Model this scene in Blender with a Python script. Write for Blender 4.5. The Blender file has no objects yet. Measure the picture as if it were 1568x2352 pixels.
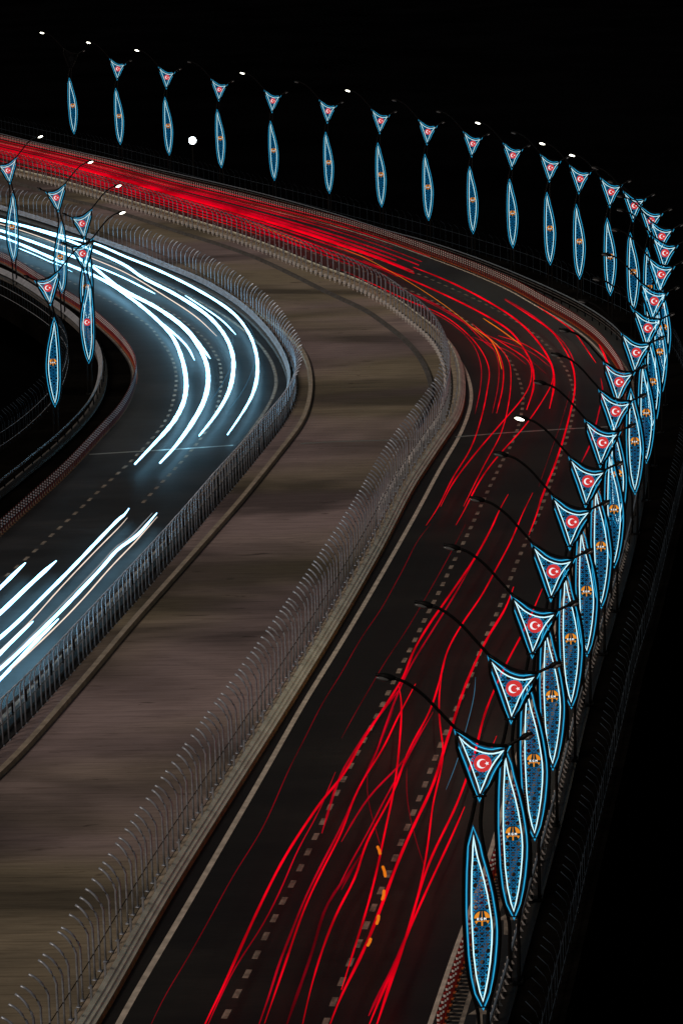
import bpy, math, random
from mathutils import Vector, Matrix
random.seed(7)
scene = bpy.context.scene
C = scene.collection

# ------------------------------------------------------------------ camera, world, light
M_ = 4.8                      # metres in one lamp-post module
CAM_H = 37.34                 # camera height above the road
FPX, TH, ROLL = 6500.0, 0.24306, -0.026
c_, s_ = math.cos(TH), math.sin(TH)
cr, sr = math.cos(ROLL), math.sin(ROLL)
fwd = Vector((0, c_, -s_)); up0 = Vector((0, s_, c_)); rt0 = Vector((1, 0, 0))
RGT = rt0 * cr + up0 * sr
UPV = up0 * cr - rt0 * sr
cam_d = bpy.data.cameras.new('camera'); cam = bpy.data.objects.new('camera', cam_d); C.objects.link(cam)
cam.matrix_world = Matrix(((RGT.x, UPV.x, -fwd.x, 0), (RGT.y, UPV.y, -fwd.y, 0), (RGT.z, UPV.z, -fwd.z, CAM_H), (0, 0, 0, 1)))
cam_d.sensor_fit = 'HORIZONTAL'; cam_d.sensor_width = 36; cam_d.lens = 36 * FPX / 1568
cam_d.clip_start = 1; cam_d.clip_end = 4000
scene.camera = cam

w = bpy.data.worlds.new('World'); scene.world = w; w.use_nodes = True
nt = w.node_tree; bg = nt.nodes['Background']
sky = nt.nodes.new('ShaderNodeTexSky'); sky.sky_type = 'NISHITA'; sky.sun_disc = False
SUN_EL, SUN_AZ = math.radians(42), math.radians(-138)       # soft wash of the lamps out of view, from the left
sky.sun_elevation = math.radians(-1); sky.sun_rotation = SUN_AZ
nt.links.new(sky.outputs[0], bg.inputs[0]); bg.inputs[1].default_value = 0.15
sd = bpy.data.lights.new('sun', 'SUN'); sd.energy = 1.15; sd.angle = math.radians(14); sd.color = (1.0, 0.86, 0.76)
so = bpy.data.objects.new('sun', sd); C.objects.link(so)
d = Vector((math.sin(SUN_AZ) * math.cos(SUN_EL), math.cos(SUN_AZ) * math.cos(SUN_EL), math.sin(SUN_EL)))
so.rotation_euler = d.to_track_quat('Z', 'Y').to_euler()
so.location = (0, 100, 60)
vs = scene.view_settings
vs.view_transform = 'Standard'; vs.look = 'None'; vs.exposure = 0; vs.gamma = 1; vs.use_curve_mapping = False

# ------------------------------------------------------------------ helpers
def at(u, v, z=0.0):
    """a point of the survey sketch laid on the horizontal plane z"""
    a, b = u - 784, v - 1176
    dr = fwd + RGT * (a / FPX) - UPV * (b / FPX)
    t = (z - CAM_H) / dr.z
    return Vector((dr.x * t, dr.y * t, z))

def spline(P, n=8):
    out = []
    m = len(P)
    for i in range(m - 1):
        p0 = P[max(i - 1, 0)]; p1 = P[i]; p2 = P[i + 1]; p3 = P[min(i + 2, m - 1)]
        t0 = 0.0
        def kn(t, a, b): return t + max((b - a).length, 1e-4) ** 0.5
        if i == 0: p0 = p1 - (p2 - p1)
        if i == m - 2: p3 = p2 + (p2 - p1)
        t1 = kn(t0, p0, p1); t2 = kn(t1, p1, p2); t3 = kn(t2, p2, p3)
        for k in range(n):
            t = t1 + (t2 - t1) * k / n
            A1 = p0 * ((t1 - t) / (t1 - t0)) + p1 * ((t - t0) / (t1 - t0))
            A2 = p1 * ((t2 - t) / (t2 - t1)) + p2 * ((t - t1) / (t2 - t1))
            A3 = p2 * ((t3 - t) / (t3 - t2)) + p3 * ((t - t2) / (t3 - t2))
            B1 = A1 * ((t2 - t) / (t2 - t0)) + A2 * ((t - t0) / (t2 - t0))
            B2 = A2 * ((t3 - t) / (t3 - t1)) + A3 * ((t - t1) / (t3 - t1))
            out.append(B1 * ((t2 - t) / (t2 - t1)) + B2 * ((t - t1) / (t2 - t1)))
    out.append(P[-1].copy())
    return out

def lens(P):
    L = [0.0]
    for a, b in zip(P, P[1:]): L.append(L[-1] + (b - a).length)
    return L

def sample(P, L, s):
    s = max(0, min(L[-1], s))
    lo, hi = 0, len(L) - 1
    while hi - lo > 1:
        m = (lo + hi) // 2
        if L[m] <= s: lo = m
        else: hi = m
    f = (s - L[lo]) / max(L[hi] - L[lo], 1e-6)
    return P[lo].lerp(P[hi], f)

def resample(P, n=None, step=None):
    L = lens(P)
    if n is None: n = max(2, int(L[-1] / step) + 1)
    return [sample(P, L, L[-1] * i / (n - 1)) for i in range(n)]

def smooth(P, it=6):
    for _ in range(it):
        P = [P[0]] + [(P[i - 1] + P[i] * 2 + P[i + 1]) / 4 for i in range(1, len(P) - 1)] + [P[-1]]
    return P

def ground(pts, z=0.0, step=1.0, sm=8):
    return smooth(resample(spline([at(u, v, z) for u, v in pts]), step=step), sm)

def normals(P):
    """unit vector to the left of travel at each point"""
    N = []
    for i in range(len(P)):
        t = P[min(i + 1, len(P) - 1)] - P[max(i - 1, 0)]
        t.z = 0; t.normalize()
        N.append(Vector((-t.y, t.x, 0)))
    return N

def offset(P, d):
    return [p + n * d for p, n in zip(P, normals(P))]

class MB:
    def __init__(self): self.v = []; self.f = []; self.m = []
    def quad(self, a, b, c, d, m=0):
        i = len(self.v); self.v += [tuple(a), tuple(b), tuple(c), tuple(d)]; self.f.append((i, i + 1, i + 2, i + 3)); self.m.append(m)
    def poly(self, P, m=0):
        i = len(self.v); self.v += [tuple(p) for p in P]; self.f.append(tuple(range(i, i + len(P)))); self.m.append(m)
    def box(self, c, s, m=0, rot=None):
        i = len(self.v)
        for x in (-.5, .5):
            for y in (-.5, .5):
                for z in (-.5, .5):
                    p = Vector((x * s[0], y * s[1], z * s[2]))
                    if rot: p = rot @ p
                    self.v.append(tuple(Vector(c) + p))
        for f in ((0, 1, 3, 2), (4, 6, 7, 5), (0, 4, 5, 1), (2, 3, 7, 6), (0, 2, 6, 4), (1, 5, 7, 3)):
            self.f.append(tuple(i + k for k in f)); self.m.append(m)
    def tube(self, P, r, n=6, m=0, cap=True):
        rr = r if callable(r) else (lambda k: r)
        i0 = len(self.v); k = len(P)
        for i, p in enumerate(P):
            t = (P[min(i + 1, k - 1)] - P[max(i - 1, 0)]).normalized()
            ref = Vector((0, 0, 1)) if abs(t.z) < .9 else Vector((1, 0, 0))
            a = t.cross(ref).normalized(); b = a.cross(t)
            R = rr(i / max(k - 1, 1))
            for j in range(n):
                q = 2 * math.pi * j / n
                self.v.append(tuple(p + a * (math.cos(q) * R) + b * (math.sin(q) * R)))
        for i in range(k - 1):
            for j in range(n):
                a = i0 + i * n + j; b = i0 + i * n + (j + 1) % n
                self.f.append((a, b, b + n, a + n)); self.m.append(m)
        if cap:
            self.f.append(tuple(i0 + j for j in range(n))[::-1]); self.m.append(m)
            self.f.append(tuple(i0 + (k - 1) * n + j for j in range(n))); self.m.append(m)
    def extrude(self, P, prof, m=0, closed=False):
        """profile points (offset to the left, height) swept along P"""
        N = normals(P); i0 = len(self.v); n = len(prof)
        for p, q in zip(P, N):
            for o, z in prof: self.v.append((p.x + q.x * o, p.y + q.y * o, p.z + z))
        for i in range(len(P) - 1):
            for j in range(n if closed else n - 1):
                a = i0 + i * n + j; b = i0 + i * n + (j + 1) % n
                self.f.append((a, b, b + n, a + n)); self.m.append(m)
        if closed:
            self.f.append(tuple(i0 + j for j in range(n))); self.m.append(m)
            self.f.append(tuple(i0 + (len(P) - 1) * n + j for j in range(n))[::-1]); self.m.append(m)
    def mesh(self, name, mats, sm=False):
        me = bpy.data.meshes.new(name); me.from_pydata(self.v, [], self.f)
        for x in (mats if isinstance(mats, (list, tuple)) else [mats]): me.materials.append(x)
        if any(self.m): me.polygons.foreach_set('material_index', self.m)
        if sm: me.polygons.foreach_set('use_smooth', [True] * len(self.f))
        me.update(); return me
    def build(self, name, mats, parent=None, sm=False):
        return link(name, self.mesh(name, mats, sm), parent)

def link(name, data, parent=None, loc=None, rz=0):
    o = bpy.data.objects.new(name, data); C.objects.link(o)
    if parent: o.parent = parent
    if loc is not None: o.location = loc; o.rotation_euler = (0, 0, rz)
    return o
def tag(o, label=None, cat=None, group=None, kind=None):
    if label: o['label'] = label
    if cat: o['category'] = cat
    if group: o['group'] = group
    if kind: o['kind'] = kind
    return o
def thing(name, label, cat, group=None, loc=(0, 0, 0), rz=0):
    return tag(link(name, None, None, loc, rz), label, cat, group)
def copy_tree(o, parent=None):
    c = o.copy(); C.objects.link(c); c.parent = parent
    for ch in list(o.children): copy_tree(ch, c)
    return c

# ------------------------------------------------------------------ materials
def mat(name, col, rough=.6, metal=0, emit=None, estr=1, sampling=None, noise=None, bump=0, spec=.5):
    m = bpy.data.materials.new(name); m.use_nodes = True
    nt = m.node_tree; b = nt.nodes['Principled BSDF']
    b.inputs['Base Color'].default_value = (*col, 1); b.inputs['Roughness'].default_value = rough
    b.inputs['Metallic'].default_value = metal; b.inputs['Specular IOR Level'].default_value = spec
    if emit:
        b.inputs['Emission Color'].default_value = (*emit, 1); b.inputs['Emission Strength'].default_value = estr
    if sampling: m.cycles.emission_sampling = sampling
    if noise:
        sc, amt = noise
        tc = nt.nodes.new('ShaderNodeTexCoord'); n = nt.nodes.new('ShaderNodeTexNoise'); n.inputs['Scale'].default_value = sc
        n.inputs['Detail'].default_value = 6
        r = nt.nodes.new('ShaderNodeValToRGB')
        r.color_ramp.elements[0].position = .3; r.color_ramp.elements[1].position = .7
        r.color_ramp.elements[0].color = tuple(x * (1 - amt) for x in col) + (1,)
        r.color_ramp.elements[1].color = tuple(min(1, x * (1 + amt)) for x in col) + (1,)
        nt.links.new(tc.outputs['Object'], n.inputs['Vector']); nt.links.new(n.outputs['Fac'], r.inputs[0])
        nt.links.new(r.outputs[0], b.inputs['Base Color'])
        if bump:
            bp = nt.nodes.new('ShaderNodeBump'); bp.inputs['Strength'].default_value = bump
            nt.links.new(n.outputs['Fac'], bp.inputs['Height']); nt.links.new(bp.outputs[0], b.inputs['Normal'])
    return m

def layered(name, base, tint, rough, fine, patch, seed=0, joint=0, dark=0.5, planks=False):
    """weathered slab: broad patches, brushed streaks across, fine grain, dark blotches"""
    m = bpy.data.materials.new(name); m.use_nodes = True
    nt = m.node_tree; N = nt.nodes.new; L = nt.links.new; b = nt.nodes['Principled BSDF']
    tc = N('ShaderNodeTexCoord')
    def noise(scale, sx, sy, detail=4, dist=0):
        mp = N('ShaderNodeMapping'); mp.inputs['Scale'].default_value = (sx, sy, 1); mp.inputs['Location'].default_value = (seed * 3.1, seed, 0)
        n = N('ShaderNodeTexNoise'); n.inputs['Scale'].default_value = scale; n.inputs['Detail'].default_value = detail
        n.inputs['Distortion'].default_value = dist
        L(tc.outputs['Object'], mp.inputs[0]); L(mp.outputs[0], n.inputs['Vector']); return n.outputs['Fac']
    def ramp(f, a, b_, ca, cb):
        r = N('ShaderNodeValToRGB'); e = r.color_ramp.elements
        e[0].position = a; e[1].position = b_; e[0].color = (*ca, 1); e[1].color = (*cb, 1); L(f, r.inputs[0]); return r.outputs[0]
    def mul(a, b_):
        x = N('ShaderNodeMix'); x.data_type = 'RGBA'; x.blend_type = 'MULTIPLY'; x.inputs[0].default_value = 1
        L(a, x.inputs[6]); L(b_, x.inputs[7]); return x.outputs[2]
    col = ramp(noise(patch, .45, 1.25, 2, .6), .42, .58, base, tint)  # on the median these patches stand for bands of lamp light
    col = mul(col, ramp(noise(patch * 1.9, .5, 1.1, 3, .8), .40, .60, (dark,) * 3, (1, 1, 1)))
    col = mul(col, ramp(noise(1.0, .35, 3.2, 7, 1.2), .30, .66, (1 - fine * 1.3,) * 3, (1.05,) * 3))
    col = mul(col, ramp(noise(9, .6, 3.0, 5), .25, .75, (1 - fine * .6,) * 3, (1.05,) * 3))
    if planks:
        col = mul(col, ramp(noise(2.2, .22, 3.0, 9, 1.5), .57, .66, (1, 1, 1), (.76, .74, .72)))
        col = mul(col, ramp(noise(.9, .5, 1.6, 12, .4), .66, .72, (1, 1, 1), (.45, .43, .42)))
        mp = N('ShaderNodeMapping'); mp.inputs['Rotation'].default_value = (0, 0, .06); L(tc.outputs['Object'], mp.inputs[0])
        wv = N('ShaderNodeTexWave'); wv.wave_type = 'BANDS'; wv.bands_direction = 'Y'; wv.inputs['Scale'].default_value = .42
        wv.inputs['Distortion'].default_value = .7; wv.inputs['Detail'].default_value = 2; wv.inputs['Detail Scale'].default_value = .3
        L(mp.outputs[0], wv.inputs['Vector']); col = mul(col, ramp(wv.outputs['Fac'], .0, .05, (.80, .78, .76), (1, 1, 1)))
    L(col, b.inputs['Base Color']); b.inputs['Roughness'].default_value = rough
    b.inputs['Specular IOR Level'].default_value = .3
    bp = N('ShaderNodeBump'); bp.inputs['Strength'].default_value = .25; bp.inputs['Distance'].default_value = .02
    L(noise(4, .5, 3, 8), bp.inputs['Height']); L(bp.outputs[0], b.inputs['Normal'])
    return m

m_conc = layered('median_concrete', (.29, .235, .155), (.335, .25, .235), .85, .16, .05, 1, dark=.34, planks=True)  # broad patches paint the street lamps' light and dark bands into the concrete
m_asph = layered('asphalt', (.011, .009, .008), (.020, .017, .0135), .55, .25, .1, 5, dark=.75)
m_asph_l = layered('asphalt_pale', (.028, .027, .027), (.042, .040, .040), .55, .35, .12, 9, dark=.6)
m_deckdark = layered('dark_deck', (.004, .0035, .003), (.007, .006, .005), .9, .3, .1, 3, dark=.6)
m_deckdark.node_tree.nodes['Principled BSDF'].inputs['Specular IOR Level'].default_value = 0
m_ground = mat('night_ground', (.0016, .0016, .0018), 1, noise=(.05, .5), spec=0)
m_kerb = mat('kerb_concrete', (.36, .29, .21), .85, noise=(2.5, .25), bump=.2)
m_ochre = mat('ochre_kerb_paint', (.30, .19, .07), .8, noise=(3, .4))
m_paint = mat('road_paint', (.52, .45, .36), .7, noise=(2.2, .3))
m_paint_d = mat('worn_road_paint', (.23, .185, .14), .8, noise=(2.2, .6))
m_galv = mat('galvanised_steel', (.40, .43, .48), .42, .45, noise=(6, .2))
m_rail = mat('dull_galvanised_beam', (.86, .84, .66), .5, .0, noise=(1.2, .22))
m_rail_w = mat('pale_steel_beam', (.36, .37, .40), .4, .1, noise=(2, .25))
m_darksteel = mat('black_painted_steel', (.004, .0038, .0035), .6, 0, noise=(9, .3), spec=.14)
m_darkkerb = mat('shade_dark_kerb', (.09, .08, .07), .9, noise=(2, .3))  # kerb concrete darkened to paint in the shade on its sides
m_black = mat('gap_shade_and_drain_black', (.004, .004, .004), .9)  # paints the shadow gap at the fence foot; also the drain channel
m_red = mat('red_plastic', (.22, .010, .007), .45, noise=(12, .2))
m_orange = mat('orange_rubber_base', (.45, .10, .02), .6)
m_white = mat('white_reflective_band', (.75, .70, .66), .4)
m_bracket = mat('pale_bracket', (.8, .72, .66), .5, .2)
m_joint = mat('steel_joint', (.5, .5, .45), .35, .8)
E_ = lambda n, c, s=1, samp=None: mat(n, (0, 0, 0), .6, emit=c, estr=s, sampling=samp, spec=0)
m_ledw = E_('led_white_line', (.60, .92, 1.0), 1.3)
m_halo = E_('painted_halo_rim', (.0, .115, .25), 1.0, 'NONE')  # wider dim band painted as the glow around the cyan LED line
m_ledc = E_('led_cyan_core', (.05, .50, .80), 1.3, 'NONE')
m_lat = E_('led_lattice', (.016, .26, .46), 1.0, 'NONE')
m_lat2 = E_('led_lattice_core', (.004, .085, .20), 1.0, 'NONE')
m_dead = mat('unlit_led_strip', (.004, .004, .0045), .8, spec=.1)
m_eo = E_('emblem_orange', (.80, .27, .02), .95, 'NONE')
m_er = E_('emblem_red', (.62, .035, .035), 1.0, 'NONE')
m_ed = E_('emblem_navy', (.003, .02, .03), 1.0, 'NONE')
m_ew = E_('emblem_white', (.9, .95, .98), 1.0, 'NONE')
m_lamp = E_('lit_lamp_lens', (1.0, .97, .80), 9.0)
m_lampoff = mat('unlit_lamp_lens', (.12, .12, .12), .2)

# ------------------------------------------------------------------ survey lines (ground)
R_PICK = [(-60, 2900), (40, 2545), (172, 2333), (280, 2146), (350, 2031), (450, 1876), (555, 1716), (665, 1546), (750, 1411), (840, 1258), (909, 1128), (949, 1068),
          (994, 1003), (1019, 968), (1031, 928), (1034, 888), (1030, 850), (1012, 806), (979, 768), (949, 745), (899, 706), (862, 686),
          (813, 661), (714, 624), (615, 582), (514, 545), (412, 513), (313, 482), (230, 457), (132, 427), (33, 402), (-120, 362), (-300, 318)]
D_LINE = [(880, 2800), (950, 2560), (1008, 2385), (1031, 2312), (1050, 2255), (1072, 2187), (1104, 2100), (1144, 1989), (1194, 1800), (1238, 1640), (1279, 1500),
          (1319, 1358), (1352, 1250), (1392, 1120), (1420, 1015), (1434, 965), (1438, 923), (1434, 880), (1423, 852), (1405, 825), (1371, 785), (1313, 742),
          (1240, 700), (1181, 666), (1093, 627), (976, 583), (879, 549), (780, 519), (648, 486), (517, 453), (395, 424), (264, 388), (132, 356), (0, 325), (-150, 288), (-300, 252)]
L_FENCE = [(-200, 1910), (-100, 1818), (0, 1721), (55, 1668), (150, 1562), (250, 1450), (350, 1338), (430, 1244), (492, 1168), (545, 1108), (600, 1040), (650, 977), (675, 930),
           (681, 888), (671, 848), (654, 822), (634, 788), (600, 750), (540, 702), (475, 660), (400, 622), (300, 580), (200, 545), (100, 512), (0, 483), (-120, 450), (-300, 402)]
L_RAIL = [(-200, 1850), (-100, 1768), (0, 1672), (100, 1570), (200, 1460), (300, 1345), (400, 1236), (450, 1176), (500, 1115), (545, 1063), (600, 1003), (640, 950), (656, 915),
          (661, 885), (656, 862), (640, 824), (600, 768), (540, 712), (450, 658), (400, 637), (350, 616), (297, 594), (198, 557), (99, 522), (0, 492), (-120, 458), (-300, 408)]
L_EDGE = [(-200, 1420), (-100, 1310), (0, 1215), (64, 1158), (130, 1098), (176, 1050), (220, 1002), (259, 961), (281, 925), (294, 892), (299, 862), (294, 838), (278, 812),
          (253, 782), (220, 752), (183, 720), (128, 684), (73, 650), (36, 625), (0, 605), (-120, 562), (-300, 505)]
L_GUARD = [(-200, 1300), (-100, 1205), (0, 1130), (22, 1112), (66, 1075), (110, 1040), (154, 998), (193, 956), (215, 921), (226, 888), (229, 860), (226, 833), (216, 811), (200, 786),
           (182, 764), (152, 737), (121, 715), (60, 672), (0, 640), (-150, 585)]
L_OUTER = [(-200, 1150), (-100, 1090), (0, 1038), (33, 1014), (66, 988), (114, 940), (139, 905), (154, 862), (158, 826), (152, 800), (135, 776), (100, 745), (50, 712), (0, 684), (-150, 620)]
KERB_L = [(-200, 1960), (-100, 1872), (0, 1783), (30, 1755), (100, 1676), (200, 1561), (300, 1441), (375, 1357), (450, 1272), (525, 1187), (550, 1158), (650, 1033), (695, 971), (713, 905),
          (709, 845), (690, 803), (655, 765), (605, 730), (540, 692), (460, 650)]
KERB_R = [(-120, 380), (0, 412), (66, 431), (148, 458), (231, 477), (296, 497), (395, 530), (516, 568), (582, 592), (648, 622), (714, 655), (780, 688), (834, 712), (884, 747),
          (934, 787), (959, 817), (979, 852), (990, 893), (980, 940), (955, 985)]
G_TEETH = [(1005, 2800), (1060, 2620), (1108, 2455), (1146, 2334), (1211, 2100), (1254, 1949), (1289, 1814), (1331, 1640), (1375, 1490), (1404, 1395), (1429, 1310), (1457, 1190), (1476, 1080), (1480, 1000),
           (1478, 930), (1468, 870), (1455, 828), (1432, 796), (1386, 754), (1316, 711), (1210, 661), (1093, 613), (976, 573), (884, 548), (784, 515), (600, 462),
           (320, 396), (70, 339), (0, 321), (-150, 283), (-300, 248)]
OUTF = [(1160, 2800), (1215, 2560), (1266, 2350), (1321, 2130), (1349, 2005), (1384, 1865), (1425, 1690), (1460, 1535), (1490, 1440), (1530, 1280), (1572, 1100), (1585, 1000), (1580, 900), (1560, 830),
        (1520, 775), (1440, 722), (1338, 676), (1234, 628), (1039, 566), (929, 535), (799, 501), (685, 471), (550, 438), (320, 377), (205, 348), (0, 300), (-200, 250)]
gp = lambda p, z=0.0, step=1.0, sm=8: ground(p, z, step, sm)
rpick, dline, lfence, lrail, ledge, lguard, louter = map(gp, (R_PICK, D_LINE, L_FENCE, L_RAIL, L_EDGE, L_GUARD, L_OUTER))
kerbl, kerbr, gteeth, outf = map(gp, (KERB_L, KERB_R, G_TEETH, OUTF))

def strip(name, A, B, z, m, label=None, kind='structure', n=220, rows=6):
    A = resample(A, n); B = resample(B, n); mb = MB()
    for i in range(n):
        for j in range(rows + 1):
            p = A[i].lerp(B[i], j / rows); mb.v.append((p.x, p.y, z))
    for i in range(n - 1):
        for j in range(rows):
            a = i * (rows + 1) + j; mb.f.append((a, a + 1, a + rows + 2, a + rows + 1)); mb.m.append(0)
    o = mb.build(name, m); tag(o, label, None, None, kind); return o

# ground far below / around: one dark sheet to the horizon
mb = MB(); mb.quad((-2500, -300, -7), (2500, -300, -7), (2500, 3500, -7), (-2500, 3500, -7))
tag(mb.build('ground', m_ground), kind='structure')
# the elevated decks, as slabs with thickness
def slab(name, A, B, z0, z1, m, label=None):
    n = 240; A = resample(A, n); B = resample(B, n); mb = MB(); k = 8
    for i in range(n):
        for j in range(k + 1):
            p = A[i].lerp(B[i], j / k); mb.v.append((p.x, p.y, z1))
        mb.v.append((B[i].x, B[i].y, z0)); mb.v.append((A[i].x, A[i].y, z0))
    q = k + 3
    for i in range(n - 1):
        for j in range(q):
            a = i * q + j; b = i * q + (j + 1) % q
            mb.f.append((a, b, b + q, a + q)); mb.m.append(0)
    return tag(mb.build(name, m), label, None, None, 'structure')
slab('outer_road', offset(rpick, -.15), offset(gteeth, -.35), -1.2, 0, m_asph)
slab('service_walkway', offset(gteeth, -.37), offset(outf, -.4), -1.2, -.012, m_deckdark)
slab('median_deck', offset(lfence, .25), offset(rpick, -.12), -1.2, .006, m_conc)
slab('inner_road', offset(ledge, -.1), offset(lfence, .22), -1.2, 0, m_asph_l)
slab('slip_walkway', offset(louter, .5), offset(ledge, -.12), -1.2, -.012, m_deckdark)

# ------------------------------------------------------------------ road markings
def band(name, P, wdt, z, m):
    mb = MB(); mb.extrude(P, [(-wdt / 2, z), (wdt / 2, z)]); return tag(mb.build(name, m), kind='structure')
def dashes(name, pts, z, m, on=.72, per=1.62, wdt=.20):
    P = smooth(resample(spline([at(*p) for p in pts]), step=.4), 25); L = lens(P); mb = MB(); s = .3
    while s + on < L[-1]:
        a, m_, b = sample(P, L, s), sample(P, L, s + on / 2), sample(P, L, s + on)
        t = (b - a).normalized(); nn = Vector((-t.y, t.x, 0)) * wdt / 2; zz = Vector((0, 0, z))
        mb.quad(a - nn + zz, a + nn + zz, b + nn + zz, b - nn + zz); s += per
    return tag(mb.build(name, m), kind='structure')
RL = [(130, 2640), (272, 2351), (350, 2216), (425, 2089), (500, 1959), (612, 1766), (700, 1611), (784, 1476), (870, 1330), (958, 1175), (1014, 1070), (1054, 1003), (1076, 948), (1083, 910),
      (1075, 866), (1059, 833), (1034, 800), (990, 762), (930, 722), (850, 682), (750, 637), (600, 574), (400, 508), (200, 447), (0, 388), (-200, 335)]
band('solid_lane_line', gp(RL, 0), .22, .005, m_paint)
DR1 = [(455, 2450), (525, 2321), (565, 2244), (600, 2171), (635, 2099), (670, 2034), (702, 1969), (732, 1906), (760, 1849), (814, 1741), (856, 1663), (889, 1596), (921, 1531), (954, 1468),
       (981, 1411), (1009, 1358), (1041, 1291), (1066, 1243), (1094, 1183), (1134, 1098), (1154, 1058), (1179, 1010), (1195, 960), (1201, 910), (1194, 878), (1181, 845), (1164, 818), (1147, 798),
       (1069, 735), (1011, 701), (970, 680), (880, 640), (780, 602), (650, 558), (500, 511), (300, 455), (100, 398), (-100, 345)]
DR2 = [(720, 2420), (806, 2204), (824, 2169), (839, 2131), (866, 2064), (896, 1999), (921, 1934), (946, 1874), (971, 1816), (1001, 1736), (1044, 1636), (1084, 1548), (1111, 1471), (1134, 1426),
       (1169, 1336), (1201, 1258), (1238, 1178), (1284, 1053), (1299, 1013), (1314, 958), (1319, 920), (1316, 893), (1306, 860), (1291, 833), (1256, 793), (1209, 753), (1154, 720), (1094, 688),
       (994, 643), (974, 634), (850, 589), (700, 543), (500, 487), (300, 433), (100, 377), (-100, 325)]
dashes('lane_dashes', DR1, .005, m_paint_d); dashes('lane_dashes', DR2, .005, m_paint_d)
DL1 = [(-40, 1368), (63, 1281), (137, 1212), (172, 1180), (219, 1135), (249, 1107), (300, 1060), (355, 1000), (385, 958), (400, 910), (405, 880), (402, 843), (390, 812), (370, 783), (345, 750),
       (310, 726), (280, 707), (240, 685), (180, 655), (110, 625), (40, 598), (-60, 565)]
DL2 = [(325, 1158), (352, 1128), (367, 1113), (410, 1068), (455, 1015), (490, 960), (506, 900), (508, 860), (505, 833), (490, 805), (470, 778), (430, 743), (380, 710), (310, 675), (220, 640), (100, 598), (-50, 553)]
dashes('lane_dashes', DL1, .005, m_paint_d); dashes('lane_dashes', DL2, .005, m_paint_d)
LL = [(-100, 1760), (0, 1655), (200, 1440), (400, 1215), (500, 1090), (580, 985), (620, 925), (634, 890), (632, 855), (615, 815), (585, 780), (530, 735), (450, 688), (350, 640), (200, 583), (0, 520)]
band('solid_lane_line', gp(LL, 0), .22, .005, m_paint_d)
band('edge_line', offset(dline, .42), .16, .005, m_paint)
band('edge_line', offset(dline, -.55), .16, .005, m_paint_d)
band('edge_line', offset(ledge, -.25), .12, .005, m_paint_d)
def joint(name, pts):
    P = [at(*p) for p in pts]; mb = MB(); mb.extrude(P, [(-.13, .012), (.13, .012)]); tag(mb.build(name, m_joint), kind='structure')
joint('expansion_joint', [(205, 1044), (300, 1038), (420, 1031), (535, 1023)])
joint('expansion_joint', [(690, 1019), (780, 1014), (900, 1011), (985, 1008)])
joint('expansion_joint', [(1046, 1004), (1150, 995), (1290, 986), (1400, 980)])
for (u, v) in ((1158, 2117), (1096, 2334)):
    c = at(u, v, .008); mb = MB()
    mb.poly([c + Vector(p) for p in ((-.1, -1.2, 0), (.12, -1.2, 0), (.16, .1, 0), (.45, .1, 0), (.12, .7, 0), (-.3, .1, 0), (-.02, .1, 0))])
    tag(mb.build('road_arrow', m_paint_d), kind='structure')
# ------------------------------------------------------------------ repeated parts helper
CAMP = Vector((0, 0, CAM_H))
def repeat(parent, name, mesh, places, limit=100):
    """places: (location, rotation about z); the nearest to the viewer become parts, the rest one stuff part"""
    pl = sorted(places, key=lambda q: (q[0] - CAMP).length)
    vis = [q for q in pl]
    for loc, rz in vis[:limit]: link(name, mesh, parent, loc, rz)
    rest = vis[limit:]
    if rest:
        mb = MB()
        for loc, rz in rest:
            M = Matrix.Translation(loc) @ Matrix.Rotation(rz, 4, 'Z'); i0 = len(mb.v)
            mb.v += [tuple(M @ v.co) for v in mesh.vertices]
            for p in mesh.polygons: mb.f.append(tuple(i0 + k for k in p.vertices)); mb.m.append(p.material_index)
        o = mb.build(name, list(mesh.materials), parent); o['kind'] = 'stuff'
def along(P, step, off=0.0, z=0.0, jit=0.0, far=1.0):
    L = lens(P); out = []; s = step * .5
    while s < L[-1]:
        a = sample(P, L, s - .3); b = sample(P, L, s + .3); p = sample(P, L, s + random.uniform(-jit, jit))
        t = (b - a).normalized(); n = Vector((-t.y, t.x, 0))
        out.append((p + n * off + Vector((0, 0, z)), math.atan2(n.y, n.x))); s += step * (far if p.y > 175 else 1)
    return out

# ------------------------------------------------------------------ fences with bent pickets
def picket_mesh(h=2.45, lean=.5, r=.042, name='picket'):
    P = [Vector((0, 0, 0)), Vector((0, 0, h * .4)), Vector((0, 0, h * .72))]
    for k in range(1, 6):
        q = k / 5; P.append(Vector((lean * (q ** 1.35), 0, h * (.72 + .28 * math.sin(q * 1.25) / math.sin(1.25)))))
    mb = MB(); mb.tube(P, r, 6); mb.box((0, 0, .02), (.16, .16, .03))
    return mb.mesh(name, m_galv, True)
def fence(name, P, label, step, sgn, mesh, rails=((.06, 1.05),), mat_=None, limit=100, group=None):
    t = thing(name, label, 'fence', group)
    pl = along(P, step, jit=.15, far=1.5)
    if sgn < 0: pl = [(a, b + math.pi) for a, b in pl]
    pl = [(a, b + random.uniform(-.28, .28)) for a, b in pl]
    repeat(t, 'picket', mesh, pl, limit)
    for r, z in rails:
        mb = MB(); Q = [p + Vector((0, 0, z)) for p in P]; mb.tube(Q, .018, 5); mb.build('rail', mat_ or m_galv, t)
    return t
pk = picket_mesh(r=.033)
tall = picket_mesh(2.6, .58)
fence('picket_fence', resample(rpick, step=.8), 'long fence of bent steel pickets between the concrete median and the red-lit road', .80, 1, tall, rails=((.02, .95),), mat_=m_darksteel)
fence('picket_fence', resample(lfence, step=.8), 'long fence of bent steel pickets between the concrete median and the white-lit road', .76, -1, pk, rails=((.02, .95),), mat_=m_darksteel)
dk = MB(); 
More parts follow.
